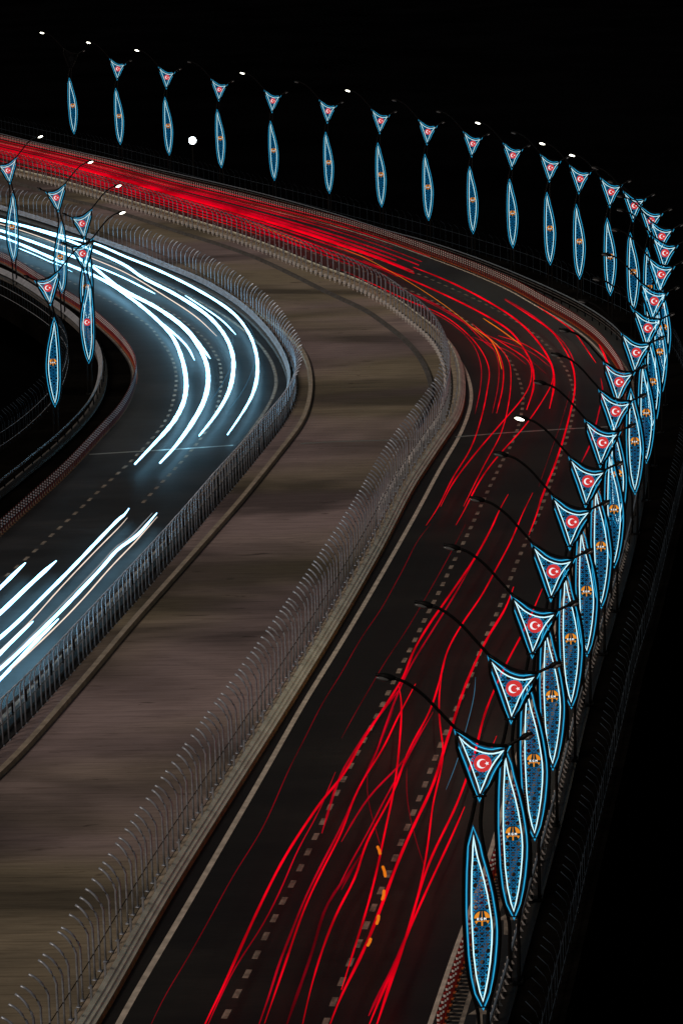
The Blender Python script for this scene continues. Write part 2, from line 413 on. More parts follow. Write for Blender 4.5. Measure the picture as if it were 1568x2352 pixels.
P_ = [Vector((0, 0, 0)), Vector((0, 0, 1.5)), Vector((.12, 0, 1.85)), Vector((.45, 0, 2.15))]
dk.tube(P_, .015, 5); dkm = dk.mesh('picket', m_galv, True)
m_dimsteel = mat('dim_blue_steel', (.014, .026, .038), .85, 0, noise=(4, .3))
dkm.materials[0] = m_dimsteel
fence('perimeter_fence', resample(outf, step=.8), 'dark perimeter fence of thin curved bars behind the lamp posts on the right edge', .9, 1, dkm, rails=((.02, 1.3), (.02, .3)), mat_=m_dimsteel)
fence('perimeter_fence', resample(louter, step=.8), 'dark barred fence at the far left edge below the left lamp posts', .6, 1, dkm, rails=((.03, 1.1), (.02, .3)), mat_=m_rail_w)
# black strips painting in the shadow gap behind the pickets
for P, o_, lab in ((rpick, -.24, 'low painted shadow strip at the foot of the fence beside the red-lit road'),
                   (lfence, .18, 'low painted shadow strip at the foot of the fence beside the white-lit road')):
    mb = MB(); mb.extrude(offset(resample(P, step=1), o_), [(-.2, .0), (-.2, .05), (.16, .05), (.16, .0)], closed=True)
    tag(mb.build('shadow_strip', m_black), lab, 'shadow strip')

# ------------------------------------------------------------------ guardrails
BEAM = [(0, .88), (.13, .78), (.112, .745), (.25, .655), (.232, .62), (.37, .52), (.34, .48), (.05, .66), (-.03, .80)]
def guardrail(P, label, sgn, mrail, kerb=True, kerb_mat=None, mkerb=None, bracket=True, ztop=0, name='guardrail', koff=.38, bs=1.0):
    if bs == 1: ztop = -.27; koff -= .12
    t = thing(name, label, 'guardrail')
    if kerb:
        mb = MB(); s = sgn
        pr = [(0, 0), (0.03 * s, .17), ((.82 if bs == 1 else .55) * s, .19), ((.82 if bs == 1 else .55) * s, 0)]
        mb.extrude(P, pr, closed=True)
        nn = len(P); 
        for i in range(nn - 1): mb.m[i * 4] = 1
        mb.build('kerb', [mkerb or m_kerb, kerb_mat or m_ochre], t)
    mb = MB(); mb.extrude(P, [((koff + .13 - o * bs) * sgn, z + ztop) for o, z in BEAM], closed=True); mb.build('beam', mrail, t)
    bm_ = MB(); bm_.box((0, 0, .45), (.07, .09, .54)); pm = bm_.mesh('post', m_galv if bs == 1 else m_darksteel)
    repeat(t, 'post', pm, along(P, 1.9, off=(koff + .26) * sgn, z=.0 if not kerb else .17), 100)
    if bracket:
        b = MB()
        b.v += [(0, -.04, 0), (.15, -.04, 0), (0, -.04, .14), (0, .04, 0), (.15, .04, 0), (0, .04, .14)]
        b.f += [(0, 1, 2), (3, 5, 4), (0, 3, 4, 1), (1, 4, 5, 2), (0, 2, 5, 3)]; b.m += [0] * 5
        bm2 = b.mesh('bracket', m_bracket)
        pl = along(P, .55, off=(koff - .05) * sgn, z=.19)
        if sgn > 0: pl = [(a, r + math.pi) for a, r in pl]
        repeat(t, 'bracket', bm2, pl, 100)
    return t
guardrail(offset(resample(rpick, step=1.2), -1.02), 'pale three-band steel guardrail on a kerb along the left side of the red-lit road', 1, m_rail)
guardrail(resample(lrail, step=1.2), 'bright steel guardrail on the outer side of the bend of the white-lit road', -1, m_rail_w, kerb=True, kerb_mat=m_darkkerb, mkerb=m_darkkerb, koff=.1, bracket=False, bs=.55)
guardrail(resample(lguard, step=1.0), 'pale curved steel guardrail between the slip walkway and the white-lit road on the left', -1, m_rail_w, kerb=True, kerb_mat=m_darkkerb, mkerb=m_darkkerb, koff=.12, bracket=False, bs=.8)
m_toprail = mat('blue_light_tint_rail', (.16, .19, .22), .5, .2)
m_greyrail = mat('grey_rail', (.06, .055, .05), .6, .1)
# outer parapet: three thin rails, blue LED light tinted into the top one, posts, pale plates
t = thing('parapet_railing', 'three-rail steel parapet with a blue-lit top rail behind the red and white posts', 'railing')
G = resample(gteeth, step=1.2)
for z, r in ((.80, .05), (.58, .045), (.36, .045)):
    mb = MB(); mb.tube([p + Vector((0, 0, z)) for p in G], r, 6); mb.build('rail', m_toprail if z > .7 else m_greyrail, t)
pm = MB(); pm.box((0, 0, .4), (.08, .1, .8)); repeat(t, 'post', pm.mesh('post', m_darksteel), along(G, 2.0), 100)
pp = MB(); pp.box((-.06, -.05, .62), (.09, .02, .27)); pp.v += [(.02, -.06, .48), (.02, -.06, .70), (.16, -.06, .48), (.02, -.04, .48), (.02, -.04, .70), (.16, -.04, .48)]
k = 8; pp.f += [(k, k + 2, k + 1), (k + 3, k + 4, k + 5), (k, k + 1, k + 4, k + 3), (k + 1, k + 2, k + 5, k + 4), (k, k + 3, k + 5, k + 2)]; pp.m += [0] * 5
near = [q for q in along(G, .56) if q[0].y < 140]
repeat(t, 'reflector_plate', pp.mesh('reflector_plate', m_bracket), [(a, 0) for a, b in near], 100)
# grating beside the delineators
t = thing('drain_grating', 'narrow light-edged drain grating with dark slots behind the red and white posts', 'drain grating')
mb = MB(); mb.extrude(offset(resample(dline, step=1), -.28), [(-.2, .006), (.2, .006)]); mb.build('channel', m_black, t)
sl = MB(); sl.box((0, 0, .02), (.40, .035, .03)); repeat(t, 'slat', sl.mesh('slat', m_paint_d), [q for q in along(offset(dline, -.28), .30) if q[0].y < 125], 100)

# kerbs on the median
for P, lab in ((kerbl, 'low pale concrete kerb ridge running along the left part of the median'), (kerbr, 'low concrete kerb, shade painted dark, curving across the far end of the median')):
    mb = MB(); mb.extrude(resample(P, step=1), [(-.15, 0), (-.13, .24), (.13, .24), (.15, 0)], closed=True)
    tag(mb.build('kerb', m_kerb if P is kerbl else m_darkkerb), lab, 'kerb')
# white reflectors at the foot of the far fence
rf = MB(); rf.box((0, 0, .30), (.16, .22, .26)); rf.box((0, 0, .09), (.08, .08, .18)); rfm = rf.mesh('reflector_block', m_white)
t = thing('reflector_row', 'row of small white reflector blocks at the foot of the far picket fence', 'reflector row')
pl = [q for q in along(offset(rpick, .35), 1.05) if q[0].y > 150]
repeat(t, 'reflector_block', rfm, pl, 100)

# ------------------------------------------------------------------ checkered delineator posts
def delineator_mesh():
    mb = MB(); ring = [(0, .03, 2), (.0, .10, 2), (.05, .10, 2), (.06, .055, 0), (.42, .055, 0), (.50, .055, 1), (.58, .058, 0), (.66, .058, 1), (.74, .058, 0), (.82, .058, 1), (.88, .056, 0), (.90, .02, 0)]
    n = 8; i0 = 0
    for z, r, m in ring:
        for j in range(n): mb.v.append((r * math.cos(2 * math.pi * j / n), r * math.sin(2 * math.pi * j / n), z))
    for i in range(len(ring) - 1):
        for j in range(n):
            a = i * n + j; b = i * n + (j + 1) % n
            mb.f.append((a, b, b + n, a + n)); mb.m.append(ring[i][2] if not (4 <= i < 10) else (1 if i in (4, 6, 8) else 0))
    mb.f.append(tuple((len(ring) - 1) * n + j for j in range(n))); mb.m.append(0)
    return mb.mesh('delineator_post', [m_red, m_white, m_orange])
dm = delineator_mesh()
dm2 = dm.copy(); dm2.materials[0] = mat('shaded_red_plastic', (.05, .004, .003), .6); dm2.materials[1] = mat('shaded_band', (.32, .30, .32), .5); dm2.materials[2] = mat('shaded_base', (.10, .05, .02), .7)  # darker copy for the left row, its dim light put into the colours
GRP = 'red and white delineator posts'
allp = [(p, r, 0) for p, r in along(dline, .5, jit=.02)] + [(p, r, 1) for p, r in along(offset(ledge, -.45), .5, jit=.02)]
vis = []
def project(p):
    q = p - CAMP; dd = q.dot(fwd); return 784 + FPX * q.dot(RGT) / dd, 1176 - FPX * q.dot(UPV) / dd
inv = []
for q in allp:
    u, v = project(q[0]); (vis if -20 < u < 1590 and -20 < v < 2390 else inv).append(q)
vis.sort(key=lambda q: (q[0] - CAMP).length)
LBD = ('red delineator post with white bands, one of the row beside the right lamp posts',
       'red delineator post with white bands, one of the row left of the headlight streaks')
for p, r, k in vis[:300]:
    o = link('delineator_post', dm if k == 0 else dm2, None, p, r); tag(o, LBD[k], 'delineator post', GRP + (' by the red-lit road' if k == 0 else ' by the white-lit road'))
mb = MB()
for p, r, k in vis[300:]:
    i0 = len(mb.v); mb.v += [tuple(p + v.co) for v in dm.vertices]
    for q in dm.polygons: mb.f.append(tuple(i0 + z for z in q.vertices)); mb.m.append(q.material_index)
o = mb.build('delineator_posts_beyond', [m_red, m_white, m_orange]); tag(o, 'distant rows of red and white delineator posts far along both roads', 'delineator posts', None, 'stuff')

# ------------------------------------------------------------------ decorated lamp posts
LEAF = [(-.0437, .545), (-.052, .47), (-.055, .40), (-.061, .31), (-.065, .18), (-.067, .045), (-.063, -.087), (-.057, -.24), (-.043, -.38), (-.022, -.49), (0, -.555),
        (.018, -.49), (.036, -.40), (.052, -.29), (.063, -.17), (.066, -.09), (.063, -.02), (.053, .06), (.040, .15), (.0215, .243), (.003, .318), (-.018, .40), (-.032, .475)]
TX, TY = .018, 1.0
TRI = [(-.143, .18), (-.105, .138), (-.072, .108), (-.035, .085), (.003, .07), (.035, .062), (.065, .06), (.10, .066), (.131, .075), (.108, .045), (.08, .01), (.055, -.03), (.034, -.07), (.012, -.125), (-.019, -.194),
       (-.033, -.14), (-.048, -.09), (-.062, -.045), (-.080, .01), (-.10, .065), (-.122, .125)]
def P3(x, y, dy=0.0): return Vector((x * M_, dy, (y + 1.06) * M_))
def inset(poly, d):
    n = len(poly); out = []; A = sum(poly[i][0] * poly[(i + 1) % n][1] - poly[(i + 1) % n][0] * poly[i][1] for i in range(n)); sg = 1 if A > 0 else -1
    for i in range(n):
        p0, p1, p2 = (Vector(poly[i - 1]), Vector(poly[i]), Vector(poly[(i + 1) % n]))
        a = (p1 - p0).normalized(); b = (p2 - p1).normalized()
        na = Vector((-a.y, a.x)) * sg; nb = Vector((-b.y, b.x)) * sg
        m = (na + nb); m = m / max(m.length, .05); k = d / max(m.dot(na), .55)
        out.append((p1.x + m.x * k, p1.y + m.y * k))
    return out
def inside(x, y, poly):
    c = False; n = len(poly); j = n - 1
    for i in range(n):
        xi, yi = poly[i]; xj, yj = poly[j]
        if (yi > y) != (yj > y) and x < (xj - xi) * (y - yi) / (yj - yi) + xi: c = not c
        j = i
    return c
def bandring(mb, poly, d0, d1, dy, m=0, thick=.03):
    A = inset(poly, d0); B = inset(poly, d1); n = len(poly)
    for i in range(n):
        j = (i + 1) % n
        a, b, c, d = P3(*A[i], dy), P3(*A[j], dy), P3(*B[j], dy), P3(*B[i], dy)
        T = Vector((0, thick, 0))
        mb.quad(a, b, c, d, m); mb.quad(d + T, c + T, b + T, a + T, m); mb.quad(a + T, b + T, b, a, m); mb.quad(d, c, c + T, d + T, m)
def lattice(poly, cx0, cy0, rng, avoid, sx):
    mb = MB(); inn = inset(poly, .004); core = inset(poly, .022); segs = []
    step = .072; R = .047
    for iy in range(rng[0], rng[1]):
        cy = cy0 + iy * step
        for ix in range(-4, 5):
            cx = cx0 + (ix + (.5 if iy % 2 else 0)) * step
            pts = [(cx + R * math.cos(math.pi / 4 * k + .39), cy + R * math.sin(math.pi / 4 * k + .39)) for k in range(8)]
            for k in range(8): segs.append((pts[k], pts[(k + 3) % 8]))
        if iy % 2 == 0: segs.append(((cx0 - .2, cy), (cx0 + .2, cy)))
    ring = [(avoid[0] + .0525 * math.cos(math.pi * k / 10), avoid[1] + .0525 * math.sin(math.pi * k / 10)) for k in range(20)]
    segs += [(ring[k], ring[(k + 1) % 20]) for k in range(20)]
    for a, b in segs:
        K = 8; pr = None
        for k in range(K + 1):
            x = a[0] + (b[0] - a[0]) * k / K; y = a[1] + (b[1] - a[1]) * k / K
            ok = inside(x, y, inn) and (x - avoid[0]) ** 2 + (y - avoid[1]) ** 2 > .047 ** 2
            if ok and pr is not None:
                dx, dy = x - pr[0], y - pr[1]; l = max(math.hypot(dx, dy), 1e-5)
                nx, ny = -dy / l * .0024, dx / l * .0024; mi = 1 if inside((x + pr[0]) / 2, (y + pr[1]) / 2, core) else 0
                q = [P3(sx * (pr[0] + nx), pr[1] + ny, 0), P3(sx * (pr[0] - nx), pr[1] - ny, 0), P3(sx * (x - nx), y - ny, 0), P3(sx * (x + nx), y + ny, 0)]
                T = Vector((0, .012, 0)); mb.poly(q, mi); mb.poly([v + T for v in q][::-1], mi)
            pr = (x, y) if ok else None
    return mb
def disc(mb, cx, cy, r, dy, m, n=24, a0=0, a1=2 * math.pi):
    mb.poly([P3(cx + r * math.cos(a0 + (a1 - a0) * k / n), cy + r * math.sin(a0 + (a1 - a0) * k / n), dy) for k in range(n + (0 if a1 - a0 > 6.2 else 1))], m)
def plate(mb, cx, cy, r, m):
    n = 24; F = [P3(cx + r * math.cos(2 * math.pi * k / n), cy + r * math.sin(2 * math.pi * k / n), -.05) for k in range(n)]
    T = Vector((0, .08, 0)); mb.poly(F, m); mb.poly([p + T for p in F][::-1], m)
    for k in range(n): mb.quad(F[k] , F[k] + T, F[(k + 1) % n] + T, F[(k + 1) % n], m)
def crescent(cx, cy, r):
    mb = MB(); plate(mb, cx, cy, r, 0)
    # crescent as a strip between two circles
    R = r * .56; r2 = r * .45; ox = -.12 * r; n = 18; dxx = .17 * r
    outer = []; inner = []
    a = math.radians(38)
    for k in range(n + 1):
        q = a + (2 * math.pi - 2 * a) * k / n
        outer.append((cx + ox + R * math.cos(q), cy + R * math.sin(q)))
        b = math.radians(50); q2 = b + (2 * math.pi - 2 * b) * k / n
        inner.append((cx + ox + dxx + r2 * math.cos(q2), cy + r2 * math.sin(q2)))
    for k in range(n): mb.quad(P3(*outer[k], -.06), P3(*outer[k + 1], -.06), P3(*inner[k + 1], -.06), P3(*inner[k], -.06), 1)
    s = []; sxx = cx + .47 * r
    for k in range(10):
        rr = r * (.27 if k % 2 == 0 else .11); q = math.pi + k * math.pi / 5; s.append((sxx + rr * math.cos(q), cy + rr * math.sin(q)))
    for k in range(10): mb.poly([P3(sxx, cy, -.06), P3(*s[k], -.06), P3(*s[(k + 1) % 10], -.06)], 1)
    return mb, [m_er, m_ew]
GLY = {'K': [((0, 0), (0, 1)), ((0, .45), (.6, 1)), ((.2, .6), (.62, 0))],
       'G': [((.6, .85), (.3, 1)), ((.3, 1), (0, .7)), ((0, .7), (0, .3)), ((0, .3), (.3, 0)), ((.3, 0), (.6, .15)), ((.6, .15), (.6, .48)), ((.6, .48), (.35, .48))],
       'M': [((0, 0), (0, 1)), ((0, 1), (.35, .4)), ((.35, .4), (.7, 1)), ((.7, 1), (.7, 0))]}
def kgm(cx, cy, r):
    mb = MB(); plate(mb, cx, cy, r, 0)
    a0 = math.asin(-.02); R = r * .95
    # upper half: orange sky with a dark road narrowing upwards and an orange centre line
    def arc(q0, q1, n=8): return [(cx + R * math.cos(q0 + (q1 - q0) * k / n), cy + R * math.sin(q0 + (q1 - q0) * k / n)) for k in range(n + 1)]
    D = math.radians
    right = arc(D(4), D(76)); mb.poly([P3(*p, -.06) for p in right + [(cx + .42 * r, cy + .06 * r)]], 1)
    left = arc(D(104), D(176)); mb.poly([P3(*p, -.06) for p in left + [(cx - .42 * r, cy + .06 * r)]], 1)
    mb.poly([P3(cx - .05 * r, cy + .12 * r, -.06), P3(cx + .05 * r, cy + .12 * r, -.06), P3(cx + .03 * r, cy + .93 * r, -.06), P3(cx - .03 * r, cy + .93 * r, -.06)], 1)
    # lower: downward stroke and the two curved arms
    mb.poly([P3(cx - .09 * r, cy - .92 * r, -.06), P3(cx + .09 * r, cy - .92 * r, -.06), P3(cx + .09 * r, cy - .34 * r, -.06), P3(cx - .09 * r, cy - .34 * r, -.06)], 1)
    mb.poly([P3(cx - .80 * r, cy - .36 * r, -.062), P3(cx + .80 * r, cy - .36 * r, -.062), P3(cx + .80 * r, cy - .26 * r, -.062), P3(cx - .80 * r, cy - .26 * r, -.062)], 1)
    for s in (-1, 1): mb.poly([P3(cx + s * .86 * r, cy - .26 * r, -.064), P3(cx + s * .70 * r, cy - .66 * r, -.064), P3(cx + s * .50 * r, cy - .38 * r, -.064)], 1)
    x = cx - .56 * r; h = .30 * r
    for ch in 'KGM':
        for (x0, y0), (x1, y1) in GLY[ch]:
            ax, ay, bx, by = x + x0 * h, cy - .19 * r + y0 * h, x + x1 * h, cy - .19 * r + y1 * h
            dx, dy = bx - ax, by - ay; l = math.hypot(dx, dy); nx, ny = -dy / l * .045 * r, dx / l * .045 * r
            mb.poly([P3(ax + nx, ay + ny, -.066), P3(ax - nx, ay - ny, -.066), P3(bx - nx, by - ny, -.066), P3(bx + nx, by + ny, -.066)], 2)
        x += .40 * r
    return mb, [m_ed, m_eo, m_ew]
def lamp_head(tip, back, sx):
    """a flat tapering luminaire from back to tip"""
    mb = MB(); a = P3(sx * back[0], back[1]); b = P3(sx * tip[0], tip[1]); n = 6
    P = [a.lerp(b, k / n) for k in range(n + 1)]
    mb.tube(P, lambda q: .05 + .055 * math.sin(math.pi * min(1, q * 1.1 + .08)) , 8)
    return mb, a, b
def make_post(sx, centre='kgm', lit=False, head=True):
    m_dead2 = [m_dead, m_dead]
    root = link('lamp_post', None)
    leaf = [(sx * x, y) for x, y in LEAF]; tri = [(sx * (x + TX), y + TY) for x, y in TRI]
    if sx < 0: leaf = leaf[::-1]; tri = tri[::-1]
    # steel: twin tubes from base plate round the leaf up to the three-armed head
    mb = MB(); r = .058
    def tb(pts, rad=r, n=7): mb.tube(smooth(resample(spline([P3(sx * x, y) for x, y in pts], 5), step=.25), 2), rad, n)
    lo = inset(LEAF, -.045); to = inset([(x + TX, y + TY) for x, y in TRI], -.042)
    Lft = [lo[i] for i in range(1, 10)]; Rgt = [lo[i] for i in range(22, 11, -1)]
    tb([(-.03, -1.06), (-.03, -.75), (-.03, -.60)] + Lft[::-1] + [(-.062, .62), (-.035, .72), (-.026, .80)])
    tb([(.03, -1.06), (.03, -.75), (.03, -.60)] + Rgt[::-1] + [(-.004, .62), (.010, .72), (.016, .80)])
    tb([(-.030, .80)] + [to[i] for i in (15, 16, 17, 18, 19, 20)] + [(-.135, 1.20)])
    tb([(.022, .80)] + [to[i] for i in (13, 12, 11, 10, 9)] + [(.165, 1.095)])
    tb([(-.145, 1.225)] + [to[i] for i in (1, 2, 3, 4, 5, 6, 7)] + [(.17, 1.10)])
    mb.box(P3(0, -1.055), (.55, .45, .05)); mb.box(P3(sx * -.005, .792), (.42, .16, .035)); mb.box(P3(sx * .0, -.585), (.42, .16, .03))
    for px_ in (-.22, .22):
        for py_ in (-.17, .17): mb.box(P3(0, -1.045) + Vector((px_, py_, 0)), (.05, .05, .05))
    mb.build('pole', m_darksteel, root, True)
    def arm(pts, tip, on):
        m1 = MB(); m1.tube(spline([P3(sx * x, y) for x, y in pts], 5), .05, 7); a_ = m1.build('arm', m_darksteel, root, True)
        h, a, b = lamp_head(tip, pts[-1], sx); ho = h.build('lamp_head', m_darksteel, root, True)
        m3 = MB(); dr = (b - a).normalized(); R_ = dr.to_track_quat('X', 'Z').to_matrix()
        rad = .065 if on else .06
        m3.tube([a.lerp(b, .30 + .7 * k / 6) + Vector((0, -.075, -.075)) for k in range(7)], lambda q: rad * max(.25, math.sin(math.pi * (q * .8 + .1))), 8)
        m3.build('lens', m_lamp if on else m_lampoff, ho, True)
    T = lambda x, y: (x + TX, y + TY)
    arm([T(-.15, .215), T(-.235, .315), T(-.355, .452), T(-.46, .535), T(-.52, .560)], T(-.635, .592), lit)
    arm([T(.142, .095), T(.19, .122), T(.235, .143)], T(.306, .178), False)
    # leaf panel
    lp = MB(); bandring(lp, leaf, -.020, -.034, -.02, 0); bandring(lp, leaf, -.0258, -.0288, -.035, 1, .01)
    lo_ = lp.build('leaf_panel', [m_halo, m_ledc], root)
    o1 = MB(); bandring(o1, leaf, 0, .0075, -.03); o1.build('light_strip', m_ledw, lo_)
    lattice(LEAF, 0, -.003, (-8, 9), (0, 0), sx).build('lattice', [m_lat, m_lat2], lo_)
    e, ms = kgm(0, 0, .052) if centre == 'kgm' else crescent(0, 0, .052); e.build('emblem', ms, lo_)
    tp = MB(); bandring(tp, tri, -.018, -.032, -.02, 0); bandring(tp, tri, -.0238, -.0268, -.035, 1, .01)
    to_ = tp.build('triangle_panel', [m_halo, m_ledc] if head else m_dead2, root)
    o1 = MB(); bandring(o1, tri, 0, .0065, -.03); o1.build('light_strip', m_ledw if head else m_dead, to_)
    tr_ = [(x + TX, y + TY) for x, y in TRI]
    lattice(tr_, TX, TY, (-4, 5), (TX, TY), sx).build('lattice', [m_lat, m_lat2] if head else m_dead2, to_)
    e, ms = crescent(sx * TX, TY, .054); e.build('emblem', ms if head else m_dead2, to_)
    return root
T_PT = [(167, 134), (270.5, 157), (383, 176.5), (502.5, 204.5), (627.5, 230.5), (753.5, 254), (872, 276.5), (977, 301.5), (1084, 329), (1176, 356), (1259, 384), (1326.5, 410), (1400.7, 439.8), (1450.7, 471.6), (1489.8, 505.7),
        (1512, 542.3), (1516.3, 580.4), (1509.5, 629.8), (1498.1, 690.6), (1480.7, 752.8), (1454.9, 809), (1401, 877), (1407.8, 944.2), (1377, 1016), (1341.4, 1105), (1306, 1198), (1263, 1312), (1220, 1436), (1177, 1581), (1091.6, 1753.3)]
E_PT = [(167, 242), (273.5, 266), (386, 288.5), (506, 317), (628, 345), (754.5, 372.5), (874.5, 400.5), (982.5, 429), (1085, 458.5), (1176.5, 489), (1262.5, 524), (1330, 554), (1400.9, 588.8), (1453.9, 624.4), (1492, 661),
        (1516.4, 703), (1523.5, 751.9), (1514.7, 807.8), (1498.3, 876.4), (1483.9, 947.4), (1457.4, 1013.3), (1417.8, 1088), (1409.7, 1169.3), (1379.8, 1254.6), (1346.4, 1357.2), (1310.4, 1467), (1267.5, 1598.5), (1225.5, 1746), (1177.5, 1914), (1106, 2109)]
LT_PT = [(17.9, 390.5), (127.2, 453.1), (189.1, 512.6), (187.6, 581.6), (108.6, 660)]
LE_PT = [(27.5, 521.2), (138.4, 590.4), (198, 658), (200, 739.5), (121.5, 831.5)]
def solve(E, T):
    lo, hi = .92, 1.12
    for _ in range(20):
        s = (lo + hi) / 2; p = at(E[0], E[1], 1.06 * M_ * s); t = project(Vector((p.x, p.y, 2.06 * M_ * s)))
        if t[1] > T[1]: lo = s
        else: hi = s
    return s, p
ORD = ['first', 'second', 'third', 'fourth', 'fifth', 'sixth', 'seventh', 'eighth', 'ninth', 'tenth', 'eleventh', 'twelfth', 'thirteenth', 'fourteenth', 'fifteenth', 'sixteenth', 'seventeenth', 'eighteenth',
       'nineteenth', 'twentieth', 'twenty-first', 'twenty-second', 'twenty-third', 'twenty-fourth', 'twenty-fifth', 'twenty-sixth', 'twenty-seventh', 'twenty-eighth', 'twenty-ninth', 'thirtieth']
proto = {}
def get(key):
    if key not in proto: proto[key] = make_post(*key); return proto[key]
    return copy_tree(proto[key])
LIT = {0, 1, 2, 4, 6, 9, 11, 12, 24}
for i, (E, T) in enumerate(zip(E_PT, T_PT)):
    o = get((1, 'kgm', i in LIT) + ((False,) if i == 0 else ())); s, p = solve(E, T)
    o.location = (p.x, p.y, 0); o.scale = (s, s, s); yaw = math.atan2(-p.x, p.y)
    if i in (21, 29): yaw += .12
    o.rotation_euler = (0, 0, yaw)
    k = len(E_PT) - 1 - i
    lab = ('nearest and biggest lamp post of the right row, with blue-lit panels' if k == 0 else
           'farthest lamp post of the right row, its triangle dark above a lit leaf' if i == 0 else
           ORD[k] + ' lamp post from the near end of the right row' + (', street lamp lit' if i in LIT else '') if k < 17 else
           ORD[i] + ' lamp post from the far end of the right row' + (', lamp lit' if i in LIT else ''))
    tag(o, lab, 'lamp post', 'lamp posts with lit panels along the right edge')
for i, (E, T) in enumerate(zip(LE_PT, LT_PT)):
    cen = 'crescent' if i == 3 else 'kgm'; lit = i < 4
    o = get((-1, cen, lit)); s, p = solve(E, T)
    o.location = (p.x, p.y, 0); o.scale = (s, s, s); o.rotation_euler = (0, 0, math.atan2(-p.x, p.y))
    lab = ['leftmost lamp post of the left row, in front of the headlight streaks', 'second lamp post of the left row, its leaf panel over the white headlight streaks',
           'third lamp post of the left row, its leaf hidden behind the crescent post', 'left row lamp post with a red crescent disc on its leaf panel',
           'nearest lamp post of the left row, standing alone over the dark edge'][i]
    tag(o, lab, 'lamp post', 'lamp posts with lit panels on the left')
# real light thrown by the burning street lamps
def bulb(u, v, base_uv, h, e, col=(1, .86, .62), r=.25):
    q = at(*base_uv, 0)
    dd = (q - CAMP).dot(fwd)
    p = CAMP + fwd * dd + RGT * ((u - 784) / FPX * dd) - UPV * ((v - 1176) / FPX * dd)
    l = bpy.data.lights.new('street_lamp_light', 'SPOT'); l.energy = e; l.color = col; l.spot_size = math.radians(140); l.spot_blend = .8; l.shadow_soft_size = r
    o = bpy.data.objects.new('street_lamp_light', l); C.objects.link(o); o.location = p + Vector((0, -.3, -.35)); return p
for i in sorted(LIT):
    E = E_PT[i]; T = T_PT[i]; dl = E[1] - T[1]
    bulb(T[0] - .62 * dl, T[1] - .60 * dl, (E[0], E[1] + 1.04 * dl), 0, 700 if i == 24 else 500)
for i in range(4):
    E = LE_PT[i]; T = LT_PT[i]; dl = E[1] - T[1]
    bulb(T[0] + .58 * dl, T[1] - .64 * dl, (E[0], E[1] + 1.04 * dl), 0, 300 if i == 3 else 120)
# glaring round luminaires (the two big ones)
def flood(u, v, base, label, rad, m, mast=True):
    q = at(*base, -7 if mast else 0); dd = (q - CAMP).dot(fwd)
    p = CAMP + fwd * dd + RGT * ((u - 784) / FPX * dd) - UPV * ((v - 1176) / FPX * dd)
    t = thing('floodlight', label, 'floodlight', loc=(p.x, p.y, q.z))
    h = p.z - q.z; mb = MB(); mb.tube([Vector((0, .25, 0)), Vector((0, .25, h))], .12, 8); mb.build('mast', m_darksteel, t)
    mb = MB(); mb.tube([Vector((0, .35, h)), Vector((0, .05, h))], rad * 1.12, 16); ho = mb.build('housing', m_darksteel, t)
    mb = MB(); n = 20; mb.poly([Vector((rad * math.cos(2 * math.pi * k / n), .0, h + rad * math.sin(2 * math.pi * k / n))) for k in range(n)][::-1]); mb.poly([Vector((rad * math.cos(2 * math.pi * k / n), .04, h + rad * math.sin(2 * math.pi * k / n))) for k in range(n)]); mb.build('lens', m, ho)
m_flood = E_('flood_lens_cold', (.85, .97, 1.0), 14)
flood(442, 322, (442, 480), 'glaring cold white floodlight on a dark mast beyond the perimeter fence', .42, m_flood)

# ------------------------------------------------------------------ light trails
def emis(name, c, s=1.0): return mat(name, (0, 0, 0), .6, emit=c, estr=s, spec=0)
RM = {'r1': emis('tail_red_bright', (.86, .0, .010), 1.0), 'r2': emis('tail_red', (.55, .0, .012), 1.0), 'r3': emis('tail_red_dim', (.22, .0, .006), 1.0), 'r4': emis('tail_red_faint', (.10, .002, .006), 1.0),
      'o': emis('indicator_orange', (.85, .20, .01), .9), 'w': emis('headlight_white', (.30, .70, 1.0), 5.5), 'w2': emis('headlight_pale', (1.0, .80, .66), 1.1), 'b': emis('faint_blue', (.06, .22, .36), .8), 'g': emis('headlight_grey', (.30, .32, .34), 1.0)}
def flicker(m):
    nt = m.node_tree; tc = nt.nodes.new('ShaderNodeTexCoord'); n = nt.nodes.new('ShaderNodeTexNoise'); n.inputs['Scale'].default_value = .22; n.inputs['Detail'].default_value = 3
    r = nt.nodes.new('ShaderNodeMapRange'); r.inputs[1].default_value = .35; r.inputs[2].default_value = .65; r.inputs[3].default_value = .45; r.inputs[4].default_value = 1.25
    nt.links.new(tc.outputs['Object'], n.inputs['Vector']); nt.links.new(n.outputs['Fac'], r.inputs[0]); nt.links.new(r.outputs[0], nt.nodes['Principled BSDF'].inputs['Emission Strength'])
for k_ in ('r1', 'r2', 'r3'): flicker(RM[k_])
def glassy(m, a):
    nt = m.node_tree; t = nt.nodes.new('ShaderNodeBsdfTransparent'); x = nt.nodes.new('ShaderNodeMixShader'); x.inputs[0].default_value = a
    b = nt.nodes['Principled BSDF']; out = nt.nodes['Material Output']
    nt.links.new(t.outputs[0], x.inputs[1]); nt.links.new(b.outputs[0], x.inputs[2]); nt.links.new(x.outputs[0], out.inputs[0])
for k_, a_ in (('r1', .80), ('r2', .55), ('r3', .5), ('b', .6), ('g', .5), ('o', .8)): glassy(RM[k_], a_)
RZ = .75
